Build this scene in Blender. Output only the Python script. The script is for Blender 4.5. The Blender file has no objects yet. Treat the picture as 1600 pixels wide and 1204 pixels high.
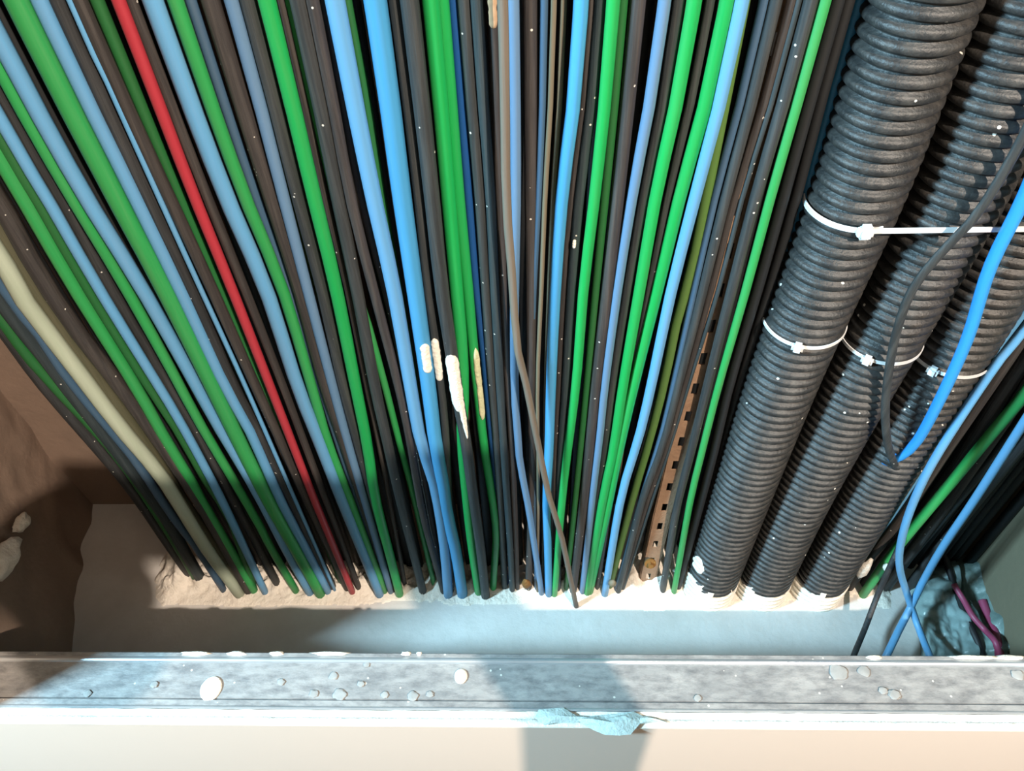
import bpy, bmesh, math, random
import numpy as np
from mathutils import Vector, Matrix, noise as mnoise

random.seed(7)
rng = np.random.default_rng(7)
C = bpy.context.scene
COL = C.collection

# ------------------------------------------------------------------ camera
F, H = 1202.0, 1.44                 # focal length in pixels of a 1600 px wide frame; lens height above the shaft floor
_d = np.array([40, -1078, -1202.0]); _d /= np.linalg.norm(_d)       # straight down, in camera axes
_x = np.array([1, .005, 0.0]); _x[2] = -(_x[0] * _d[0] + _x[1] * _d[1]) / _d[2]; _x /= np.linalg.norm(_x)
_z = -_d
_y = np.cross(_z, _x)
R = np.array([_x, _y, _z])
cam = bpy.data.cameras.new('camera'); camo = bpy.data.objects.new('camera', cam); COL.objects.link(camo)
cam.sensor_width = 36; cam.lens = F / 1600 * 36; cam.clip_start = .01
M = Matrix.Identity(4)
for i in range(3):
    for j in range(3):
        M[i][j] = R[i][j]
camo.matrix_world = M
C.camera = camo

# ------------------------------------------------------------------ light and exposure
C.view_settings.view_transform = 'Standard'; C.view_settings.look = 'None'
C.view_settings.gamma = 1; C.view_settings.exposure = -.28
C.view_settings.use_curve_mapping = False
wd = bpy.data.worlds.new('world'); C.world = wd; wd.use_nodes = True
wd.node_tree.nodes['Background'].inputs[0].default_value = (.5, .52, .55, 1)
wd.node_tree.nodes['Background'].inputs[1].default_value = .05
LAMP = Vector((1.1, -1.28, 1.30))
l = bpy.data.lights.new('warm_bulb_light', 'POINT'); l.energy = 760; l.color = (1, .85, .71); l.shadow_soft_size = .022
lo = bpy.data.objects.new('warm_bulb_light', l); lo.location = LAMP; COL.objects.link(lo)
COOL = Vector((-2.3, -.40, .8)); COOL_AIM = Vector((.1, .65, -1.35))
l = bpy.data.lights.new('cool_panel_light', 'AREA'); l.energy = 330; l.color = (.45, .79, 1); l.shape = 'RECTANGLE'; l.size = .36; l.size_y = .3
lo = bpy.data.objects.new('cool_panel_light', l); lo.location = COOL
lo.rotation_euler = (COOL_AIM - COOL).to_track_quat('-Z', 'Y').to_euler(); COL.objects.link(lo)

# ------------------------------------------------------------------ helpers
def ray(px, py): return R @ np.array([(px - 800) / F, -(py - 602) / F, -1.0])
def onY(px, py, Y): r = ray(px, py); return Vector(r * Y / r[1])
def onZ(px, py, Z): r = ray(px, py); return Vector(r * Z / r[2])
def onX(px, py, X): r = ray(px, py); return Vector(r * X / r[0])
W = onZ(800, 925, -H)[1]            # the plane of the front cables
def depth(p): return -(R.T @ np.array(p))[2]
def s2l(c):
    return tuple((v / 255 / 12.92 if v / 255 < .04045 else ((v / 255 + .055) / 1.055) ** 2.4) for v in c)

def mat(name, rgb, rough=.5, dirt=0.0, dirt_rgb=(120, 112, 100), scale=30, bump=0.0, bscale=200, metal=0.0, spec=.5, specks=0.0, rgb2=None, var=.5, stretch=None):
    m = bpy.data.materials.new(name); m.use_nodes = True
    nt = m.node_tree; N = nt.nodes; L = nt.links
    b = N['Principled BSDF']; b.inputs['Roughness'].default_value = rough; b.inputs['Metallic'].default_value = metal
    b.inputs['Specular IOR Level'].default_value = spec
    g = N.new('ShaderNodeNewGeometry'); src = g.outputs['Position']
    if stretch:
        mp = N.new('ShaderNodeMapping'); mp.inputs['Scale'].default_value = stretch
        L.new(src, mp.inputs['Vector']); src = mp.outputs['Vector']
    def nz(sc, det=5.0, rgh=.6):
        n = N.new('ShaderNodeTexNoise'); n.inputs['Scale'].default_value = sc; n.inputs['Detail'].default_value = det
        n.inputs['Roughness'].default_value = rgh; L.new(src, n.inputs['Vector']); return n.outputs['Fac']
    def ramp(f, a, bb):
        r = N.new('ShaderNodeMapRange'); r.inputs['From Min'].default_value = a; r.inputs['From Max'].default_value = bb
        L.new(f, r.inputs['Value']); return r.outputs['Result']
    def mix(f, a, bb):
        x = N.new('ShaderNodeMix'); x.data_type = 'RGBA'
        if isinstance(f, float): x.inputs['Factor'].default_value = f
        else: L.new(f, x.inputs['Factor'])
        for k, v in (('A', a), ('B', bb)):
            i = [s for s in x.inputs if s.name == k and s.type == 'RGBA'][0]
            if isinstance(v, tuple): i.default_value = v + (1,)
            else: L.new(v, i)
        return [s for s in x.outputs if s.type == 'RGBA'][0]
    base = s2l(rgb)
    c2 = s2l(rgb2) if rgb2 else tuple(v * (1 - .35 * var) for v in base)
    col = mix(ramp(nz(scale * .35), .3, .7), base, c2)
    if dirt:
        mm = N.new('ShaderNodeMath'); mm.operation = 'MULTIPLY'; mm.inputs[1].default_value = dirt
        L.new(ramp(nz(scale, 8, .7), .42, .72), mm.inputs[0])
        col = mix(mm.outputs[0], col, s2l(dirt_rgb))
    if specks:
        v = N.new('ShaderNodeTexVoronoi'); v.inputs['Scale'].default_value = specks; v.inputs['Randomness'].default_value = 1
        L.new(g.outputs['Position'], v.inputs['Vector'])
        lt = N.new('ShaderNodeMath'); lt.operation = 'LESS_THAN'; lt.inputs[1].default_value = .1; L.new(v.outputs['Distance'], lt.inputs[0])
        gt = N.new('ShaderNodeMath'); gt.operation = 'GREATER_THAN'; gt.inputs[1].default_value = .72
        sx = N.new('ShaderNodeSeparateColor'); L.new(v.outputs['Color'], sx.inputs[0]); L.new(sx.outputs[0], gt.inputs[0])
        mu = N.new('ShaderNodeMath'); mu.operation = 'MULTIPLY'; L.new(lt.outputs[0], mu.inputs[0]); L.new(gt.outputs[0], mu.inputs[1])
        col = mix(mu.outputs[0], col, s2l((205, 200, 190)))
    L.new(col, b.inputs['Base Color'])
    if bump:
        bp = N.new('ShaderNodeBump'); bp.inputs['Strength'].default_value = bump; bp.inputs['Distance'].default_value = .004
        L.new(nz(bscale, 4), bp.inputs['Height']); L.new(bp.outputs[0], b.inputs['Normal'])
    return m

MB = dict(
    gB=mat('green_bright_sheath', (17, 152, 72), .45, .16, (105, 135, 98), 110, stretch=(1, 1, .03)),
    gM=mat('green_mid_sheath', (42, 148, 76), .5, .25, (108, 138, 100), 110, stretch=(1, 1, .03)),
    gD=mat('green_dark_sheath', (28, 98, 46), .55, .25, (70, 80, 60), 110, stretch=(1, 1, .03)),
    gO=mat('olive_green_sheath', (78, 112, 48), .55, .3, (90, 90, 60), 110, stretch=(1, 1, .03)),
    gT=mat('teal_green_sheath', (30, 142, 98), .5, .15, (90, 120, 110), 110, stretch=(1, 1, .03)),
    bB=mat('sky_blue_sheath', (66, 146, 194), .42, .15, (120, 142, 160), 110, stretch=(1, 1, .03)),
    bM=mat('light_blue_sheath', (93, 153, 196), .45, .25, (126, 136, 150), 110, stretch=(1, 1, .03)),
    bS=mat('steel_blue_sheath', (58, 88, 114), .55, .3, (90, 100, 110), 110, stretch=(1, 1, .03)),
    bG=mat('grey_blue_sheath', (90, 124, 156), .5, .3, (112, 126, 144), 110, stretch=(1, 1, .03)),
    bD=mat('deep_blue_sheath', (14, 72, 132), .5, .2, (60, 80, 100), 110, stretch=(1, 1, .03)),
    bL=mat('loose_blue_sheath', (48, 142, 220), .4, .05, (110, 160, 210), 110, stretch=(1, 1, .03)),
    red=mat('red_sheath', (168, 46, 58), .45, .15, (150, 80, 80), 110, stretch=(1, 1, .03)),
    cream=mat('cream_sheath', (172, 180, 160), .5, .4, (142, 158, 132), 110, stretch=(1, 1, .03)),
    KD=mat('gap_black_sheath', (22, 24, 26), .6, .2, (50, 48, 46), 150, stretch=(1, 1, .035)),  # darker copy of the black sheath; shade of the gaps put into its colour
    K=mat('black_sheath', (38, 39, 40), .6, .5, (80, 80, 81), 150, .3, 300, specks=90, stretch=(1, 1, .035)),
    KB=mat('brown_black_sheath', (47, 43, 42), .65, .55, (92, 85, 80), 150, .3, 300, specks=80, stretch=(1, 1, .035)),
    KG=mat('grey_black_sheath', (43, 46, 47), .6, .5, (86, 88, 86), 150, .3, 300, specks=80, stretch=(1, 1, .035)),
    KT=mat('slate_black_sheath', (38, 49, 53), .6, .45, (78, 86, 88), 150, .3, 300, specks=80, stretch=(1, 1, .035)),
    KO=mat('olive_black_sheath', (74, 74, 54), .65, .4, (104, 98, 78), 150, .3, 300, stretch=(1, 1, .035)),
    tan=mat('khaki_sheath', (112, 102, 82), .6, .35, (130, 118, 95), 30, .2, stretch=(1, 1, .035)),
    brn=mat('dusty_brown_sheath', (104, 92, 80), .65, .5, (132, 120, 106), 40, .3, 300, stretch=(1, 1, .035)),
)
M_conduit = mat('conduit_black', (34, 34, 34), .5, .5, (84, 80, 75), 70, .25, 250, specks=55)
M_conc = mat('concrete_slab', (208, 203, 198), .9, .35, (166, 158, 148), 9, .35, 60, rgb2=(192, 187, 181))
M_wall = mat('shaft_wall_render', (142, 120, 104), .92, .5, (108, 92, 80), 5, .5, 40, rgb2=(120, 100, 86))
M_wallr = mat('shaft_wall_board', (112, 104, 84), .9, .3, (96, 88, 70), 5, .3, 60)
M_mortar = mat('mortar', (230, 221, 208), .95, .35, (196, 180, 162), 30, .9, 120)
M_plaster = mat('white_plaster', (238, 230, 216), .85, .25, (205, 190, 165), 60, .6, 160)
M_galv = mat('galvanised_steel', (164, 160, 156), .5, .95, (98, 97, 98), 70, .3, 90, metal=.1, specks=60, rgb2=(136, 134, 132), stretch=(.45, 1, 1))
M_fleck = mat('thin_plaster_smear', (158, 156, 152), .9, .5, (124, 124, 122), 80)
M_galvb = mat('galvanised_edge', (200, 203, 205), .3, .2, (160, 160, 160), 40, metal=.6)
M_gyps = mat('gypsum_core', (240, 236, 226), .9, .15, (205, 196, 180), 40, .5, 150)
M_paint = mat('painted_board', (216, 200, 186), .8, .0, scale=4, var=.06)
M_tie = mat('white_nylon', (226, 228, 228), .4)
M_rail = mat('rusted_rail_steel', (158, 126, 100), .7, .5, (120, 88, 64), 30, .4, 150, metal=.15)
M_rust = mat('rust', (128, 88, 36), .85, .5, (80, 50, 24), 60, .6, 200)
M_paper = mat('torn_board_paper', (196, 212, 208), .9, .3, (150, 165, 162), 50, .5, 200)
M_film = mat('plastic_film', (140, 160, 158), .3, .6, (96, 112, 110), 14, .6, 30, rgb2=(112, 132, 132))
M_foil = mat('crumpled_foil', (138, 158, 152), .4, .6, (62, 74, 72), 16, .7, 40, rgb2=(90, 108, 104))
M_pink = mat('pink_sheath', (150, 62, 92), .5, .2, (110, 60, 70), 30)
M_dark = mat('dark_cord_and_gap', (24, 25, 26), .6)  # also the dark tone that stands for the shaded gap by the foil
M_ceil = mat('ceiling_paint', (84, 80, 74), .9, scale=3, var=.1)
M_room = mat('room_wall_paint', (82, 78, 72), .9, scale=3, var=.1)
M_rfloor = mat('screed', (78, 72, 66), .9, .3, (110, 104, 98), 6, .3, 60)
M_wood = mat('raw_timber', (186, 146, 98), .7, .4, (150, 108, 66), 20, .3, 80, stretch=(1, 1, .15))
M_ply = mat('plywood', (198, 164, 116), .7, .3, (170, 130, 84), 18, .2, 80, stretch=(.15, 1, 1))
M_bucket = mat('black_bucket_plastic', (34, 34, 36), .5, .4, (90, 86, 80), 20)
M_lampm = mat('lamp_metal', (60, 60, 62), .4, metal=.6)
def emis(name, rgb, s):
    m = bpy.data.materials.new(name); m.use_nodes = True
    b = m.node_tree.nodes['Principled BSDF']; b.inputs['Emission Color'].default_value = s2l(rgb) + (1,); b.inputs['Emission Strength'].default_value = s
    b.inputs['Base Color'].default_value = s2l(rgb) + (1,); return m
M_bulb = emis('lit_bulb_glass', (255, 225, 190), 6); M_panel = emis('lit_panel', (190, 225, 255), 4)

def link(name, me, m, parent=None, smooth=False):
    if m: me.materials.append(m)
    if smooth:
        for p in me.polygons: p.use_smooth = True
    o = bpy.data.objects.new(name, me); COL.objects.link(o)
    if parent: o.parent = parent
    return o
def pyd(name, v, fcs, m, parent=None, smooth=False):
    me = bpy.data.meshes.new(name); me.from_pydata([tuple(p) for p in v], [], fcs); me.update()
    return link(name, me, m, parent, smooth)
def tag(o, label=None, cat=None, group=None, kind=None):
    if label: o['label'] = label
    if cat: o['category'] = cat
    if group: o['group'] = group
    if kind: o['kind'] = kind
    return o
def empty(name, loc=(0, 0, 0)):
    o = bpy.data.objects.new(name, None); o.location = loc; o.empty_display_size = .05; COL.objects.link(o); return o
def boxv(x0, x1, y0, y1, z0, z1):
    v = [(x0, y0, z0), (x1, y0, z0), (x1, y1, z0), (x0, y1, z0), (x0, y0, z1), (x1, y0, z1), (x1, y1, z1), (x0, y1, z1)]
    f = [(0, 3, 2, 1), (4, 5, 6, 7), (0, 1, 5, 4), (1, 2, 6, 5), (2, 3, 7, 6), (3, 0, 4, 7)]
    return v, f
def box(name, b, m, parent=None, bev=0):
    v, f = boxv(*b); o = pyd(name, v, f, m, parent)
    if bev:
        bm = bmesh.new(); bm.from_mesh(o.data); bmesh.ops.bevel(bm, geom=bm.edges[:], offset=bev, segments=2, affect='EDGES'); bm.to_mesh(o.data); bm.free()
    return o
def cat(pts, n):
    """Catmull-Rom through pts, n samples in all"""
    P = [np.array(p, float) for p in pts]
    if len(P) == 2: P = [P[0], (P[0] + P[1]) / 2, P[1]]
    P = [2 * P[0] - P[1]] + P + [2 * P[-1] - P[-2]]
    seg = len(P) - 3
    ln = np.array([np.linalg.norm(P[i + 2] - P[i + 1]) for i in range(seg)]); cum = np.concatenate([[0], np.cumsum(ln)])
    out = []
    for s in np.linspace(0, cum[-1], n):
        i = min(seg - 1, int(np.searchsorted(cum, s, 'right') - 1)); t = (s - cum[i]) / max(ln[i], 1e-9)
        a, b, c, d = P[i:i + 4]
        out.append(.5 * (2 * b + (c - a) * t + (2 * a - 5 * b + 4 * c - d) * t * t + (3 * b - a - 3 * c + d) * t ** 3))
    return out
def frames(path):
    T = []
    for i in range(len(path)):
        t = path[min(i + 1, len(path) - 1)] - path[max(i - 1, 0)]; T.append(t / np.linalg.norm(t))
    up = np.array([0, 1.0, 0]) if abs(T[0][1]) < .9 else np.array([1.0, 0, 0])
    u = np.cross(T[0], up); u /= np.linalg.norm(u); out = []
    for t in T:
        u = u - t * np.dot(u, t); u /= np.linalg.norm(u); out.append((u, np.cross(t, u)))
    return out
def tube(name, pts, r, m, parent=None, n=30, seg=9, flat=1.0, raw=False):
    path = pts if raw else cat(pts, n); fr = frames(path); v = []; f = []
    for i, (p, (u, w)) in enumerate(zip(path, fr)):
        rr = r[i] if hasattr(r, '__len__') else r
        for k in range(seg):
            a = 2 * math.pi * k / seg
            v.append(p + u * math.cos(a) * rr + w * math.sin(a) * rr * flat)
    for i in range(len(path) - 1):
        for k in range(seg):
            f.append((i * seg + k, i * seg + (k + 1) % seg, (i + 1) * seg + (k + 1) % seg, (i + 1) * seg + k))
    f.append(tuple(range(seg))[::-1]); f.append(tuple((len(path) - 1) * seg + k for k in range(seg)))
    return pyd(name, v, f, m, parent, True)
def blob(name, loc, size, m, parent=None, sub=2, rough=.25, seed=0):
    bm = bmesh.new(); bmesh.ops.create_icosphere(bm, subdivisions=sub, radius=1)
    for vt in bm.verts:
        k = 1 + rough * mnoise.noise(vt.co * 1.7 + Vector((seed * 3.1, seed, 0)))
        vt.co = Vector((vt.co.x * size[0] * k, vt.co.y * size[1] * k, vt.co.z * size[2] * k))
    me = bpy.data.meshes.new(name); bm.to_mesh(me); bm.free()
    o = link(name, me, m, parent, True); o.location = loc; return o
def grid(name, xs, ys, fn, m, parent=None):
    v = [fn(x, y) for y in ys for x in xs]; nx = len(xs)
    f = [(j * nx + i, j * nx + i + 1, (j + 1) * nx + i + 1, (j + 1) * nx + i) for j in range(len(ys) - 1) for i in range(nx - 1)]
    return pyd(name, v, f, m, parent, True)
def N2(x, y, s, seed=0): return mnoise.noise(Vector((x * s, y * s, seed * 7.3)))

# ------------------------------------------------------------------ the setting
TOP = 1.6
FRONT = onZ(800, 1135, -1.14)[1]; BACK = onZ(800, 1022, -1.14)[1]     # faces of the low stud wall
XL, XR = -.835, .748                                                    # jambs of the opening
def struct(o): o['kind'] = 'structure'; return o
struct(box('floor', (-1.15, 1.15, BACK - .02, 1.0, -H - .1, -H), M_conc))
v, f = boxv(-1.15, 1.15, .94, 1.04, -H, TOP); struct(pyd('wall_back', v, f, M_wall))
def slab_wall(name, a, b, t, m):
    (x0, y0), (x1, y1) = a, b
    v = [(x0, y0, -H), (x1, y1, -H), (x1 + t, y1, -H), (x0 + t, y0, -H)]; v += [(p[0], p[1], TOP) for p in v]
    return struct(pyd(name, v, [(0, 3, 2, 1), (4, 5, 6, 7), (0, 1, 5, 4), (1, 2, 6, 5), (2, 3, 7, 6), (3, 0, 4, 7)], m))
# left wall: rendered, uneven surface
ys = np.linspace(BACK - .01, .95, 40); zs = np.concatenate([np.linspace(-H, -.4, 70), [0, .6, TOP]])
struct(grid('wall_left', ys, zs, lambda y, z: (-.925 - (y - .59) * .22 + .012 * N2(y, z, 7, 1) + .005 * N2(y, z, 25, 2) + max(0, .028 * (1 - (z + H) / .16)) * (.5 + N2(y, z, 9, 4)), y, z), M_wall))
slab_wall('wall_right', (.862, BACK - .01), (.895, .95), .1, M_wallr)
struct(box('ceiling', (-2.6, 2.6, -2.6, 1.05, TOP, TOP + .1), M_ceil))
ROOM = -2.05
struct(box('floor_2', (-2.6, 2.6, -2.6, FRONT + .05, ROOM - .1, ROOM), M_rfloor))
struct(box('wall_room_left', (-2.7, -2.6, -2.6, FRONT + .1, ROOM, TOP), M_room))
struct(box('wall_room_right', (2.6, 2.7, -2.6, FRONT + .1, ROOM, TOP), M_room))
struct(box('wall_room_rear', (-2.6, 2.6, -2.7, -2.6, ROOM, TOP), M_room))
struct(box('wall_front_left', (-2.6, XL, FRONT, BACK, ROOM, TOP), M_paint))
struct(box('wall_front_right', (XR, 2.6, FRONT, BACK, ROOM, TOP), M_paint))
struct(box('wall_front_header', (XL, XR, FRONT, BACK, .85, TOP), M_paint))

# the low wall under the opening: painted board with bare gypsum edge, steel track on top
SILL = -1.14
e1 = onZ(800, 1106, SILL)[1]
fb = empty('wall_front', (0, FRONT, ROOM)); struct(fb)
def inwall(o): o.matrix_parent_inverse = fb.matrix_basis.inverted(); return o
inwall(box('painted_face', (XL, XR, FRONT, FRONT + .0008, ROOM, SILL - .003), M_paint, fb))
xs = np.linspace(XL, XR, 260)
inwall(grid('gypsum_edge', xs, [FRONT + .0004, FRONT + .0012, FRONT + .006, FRONT + .012, FRONT + .0126, FRONT + .018, FRONT + .0235, e1],
     lambda x, y: (x, y, SILL - .004 - (.003 if abs(y - FRONT - .0126) < .0003 else 0) - (.004 if y < FRONT + .001 else 0) + .0015 * N2(x, y, 60, 3)), M_gyps, fb))['label'] = 'bare white cut edge of the double plasterboard'
inwall(box('rear_board', (XL, XR, BACK - .0125, BACK - .001, -H, SILL - .004), M_gyps, fb))

tr = empty('metal_track', (0, e1, SILL))
tag(tr, 'dusty galvanised steel track lying along the top of the low plasterboard wall', 'metal track')
def prof(name, pr, m, th=.0012):
    """extrude an open (y, z) section along x with thickness"""
    xs = [XL, XR]; v = []; f = []
    n = len(pr)
    for x in xs:
        for (y, z) in pr: v.append((x, y - e1, z - SILL))
        for (y, z) in pr: v.append((x, y - e1, z - th - SILL))
    for i in range(n - 1):
        f.append((i, i + 1, 2 * n + i + 1, 2 * n + i)); f.append((n + i, 3 * n + i, 3 * n + i + 1, n + i + 1))
    f.append((0, 2 * n, 3 * n, n)); f.append((n - 1, 2 * n - 1, 4 * n - 1, 3 * n - 1))
    o = pyd(name, v, f, m, tr)
    bm = bmesh.new(); bm.from_mesh(o.data); bmesh.ops.recalc_face_normals(bm, faces=bm.faces); bm.to_mesh(o.data); bm.free()
    return o
yb = onZ(800, 1021, SILL)[1]; y1 = onZ(800, 1029, SILL)[1]; y2 = onZ(800, 1037, SILL)[1]; y3 = onZ(800, 1095, SILL)[1]
prof('web', [(y2, SILL - .001), ((y2 + y3) / 2, SILL - .0015), (y3 + .002, SILL - .001)], M_galv)
prof('rear_lip', [(yb, SILL - .045), (yb, SILL - .0005), (yb - .001, SILL + .0005), (y1 + .001, SILL + .0008)], M_galv)
prof('rear_bead', [(y1 + .001, SILL + .0008), (y1 - .0015, SILL + .0022), ((y1 + y2) / 2, SILL + .0026), (y2 + .0015, SILL + .0012), (y2, SILL - .001)], M_galvb)
prof('groove', [(y3 + .002, SILL - .001), (y3 + .001, SILL - .005), (y3 - .0003, SILL - .005), (y3 - .0008, SILL)], M_galv)
prof('front_lip', [(y3 - .0008, SILL), (e1 + .0015, SILL), (e1 + .0004, SILL + .0004)], M_galv)
prof('front_bead', [(e1 + .0004, SILL + .0004), (e1 - .0012, SILL + .0012), (e1 - .003, SILL - .001), (e1 - .003, SILL - .03)], M_galvb)
for i, (px, py, rad) in enumerate([(330, 1075, 17), (720, 1056, 10.5)]):
    p = onZ(px, py, SILL); s = rad * depth(p) / F
    blob('plaster_dot', p - tr.location, (s, s * 1.12, .004), M_plaster, tr, 3, .06, i)
for i, (px, py, rad) in enumerate([(439, 1065, 5), (521, 1056, 6), (530, 1084, 9), (490, 1083, 6), (137, 1083, 5), (241, 1069, 5), (601, 1085, 5), (645, 1087, 7), (672, 1084, 5), (1380, 1078, 6), (1398, 1085, 8), (1310, 1050, 12), (1350, 1048, 8), (564, 1068, 5), (1590, 1054, 8), (573, 1038, 4), (1090, 1090, 5)]):
    p = onZ(px, py, SILL); s = rad * depth(p) / F
    blob('plaster_fleck', p - tr.location, (s * 1.2, s, .0009), M_fleck, tr, 3, .35, i + 9)
for i, (px, wpx) in enumerate([(305, 36), (370, 25), (432, 18), (515, 40), (635, 12), (655, 6), (1365, 20), (1520, 60), (1575, 40)]):
    p = onZ(px, 1021 if px < 1000 else 1027, SILL); s = wpx * depth(p) / F
    blob('plaster_crust', p - tr.location, (s * .7, .004, .0025), M_plaster, tr, 2, .5, i + 40)

# torn paper at the front edge
def torn(name, poly_px, lift, seed, label):
    P = [onZ(x, y, SILL + .0) for x, y in poly_px]
    c = sum(P, Vector()) / len(P); v = [c + Vector((0, 0, lift * 1.3))]; m_ = []
    for i, p in enumerate(P):
        q = c + (p - c) * .55; v.append(q + Vector((0, 0, lift * (1 + .8 * mnoise.noise(q * 60 + Vector((seed, 0, 0)))))))
    for i, p in enumerate(P): v.append(p + Vector((0, 0, lift * .35 * (1 + mnoise.noise(p * 90)))))
    n = len(P); f = []
    for i in range(n):
        j = (i + 1) % n; f.append((0, 1 + i, 1 + j)); f.append((1 + i, 1 + n + i, 1 + n + j, 1 + j))
    o = pyd(name, v, f, M_paper, fb); inwall(o); o['label'] = label
    bm = bmesh.new(); bm.from_mesh(o.data); bmesh.ops.recalc_face_normals(bm, faces=bm.faces); bm.to_mesh(o.data); bm.free()
    return o
torn('torn_paper', [(842, 1109), (880, 1106), (900, 1118), (932, 1121), (900, 1129), (868, 1130), (850, 1133), (835, 1122)], .006, 1, 'pale torn flap of board paper')
torn('torn_paper', [(900, 1122), (935, 1118), (990, 1112), (1010, 1122), (1000, 1131), (985, 1148), (968, 1150), (945, 1149), (928, 1142), (910, 1132)], .009, 2, 'larger crumpled flap of torn board paper hanging over the face')
torn('torn_paper', [(985, 1121), (1010, 1119), (1030, 1124), (1046, 1130), (1020, 1129), (995, 1132)], .005, 3, 'thin pointed strip of torn board paper')

# ------------------------------------------------------------------ mortar at the cable feet
def mort_h(x, y):
    fe = .700 + .012 * N2(x, 0, 9, 5) + .005 * N2(x, y, 40, 6)
    t = max(0, min(1, (y - fe) / .03)); u = max(0, min(1, (y - .722) / .02))
    h = t * (.004 + .006 * (N2(x, y, 14, 7) + .4)) + t * .005 * N2(x, y, 55, 8) + t * .003 * N2(x, y, 140, 3)
    h += u * .030 * max(0, N2(x, y, 42, 11) + .15) + u * .012 * abs(N2(x, y, 95, 12))
    h += .075 * math.exp(-((x - .235) / .075) ** 2 - ((y - .80) / .050) ** 2)
    h += .035 * math.exp(-((x + .735) / .035) ** 2 - ((y - .79) / .04) ** 2)
    if .30 < x < .66: h *= .35
    edge = min(1, max(0, (x + .80) / .05), max(0, (.725 - x) / .03), max(0, (.86 - y) / .03))
    return -H - .006 + (max(h, 0) + .006) * edge * (1 if h > .0005 or edge < 1 else 0)
mo = grid('mortar_bed', np.linspace(-.80, .725, 420), np.linspace(.672, .86, 56), lambda x, y: (x, y, mort_h(x, y)), M_mortar)
tag(mo, 'rough pale mortar bed packed around the feet of the cables and conduits', 'mortar')

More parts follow.
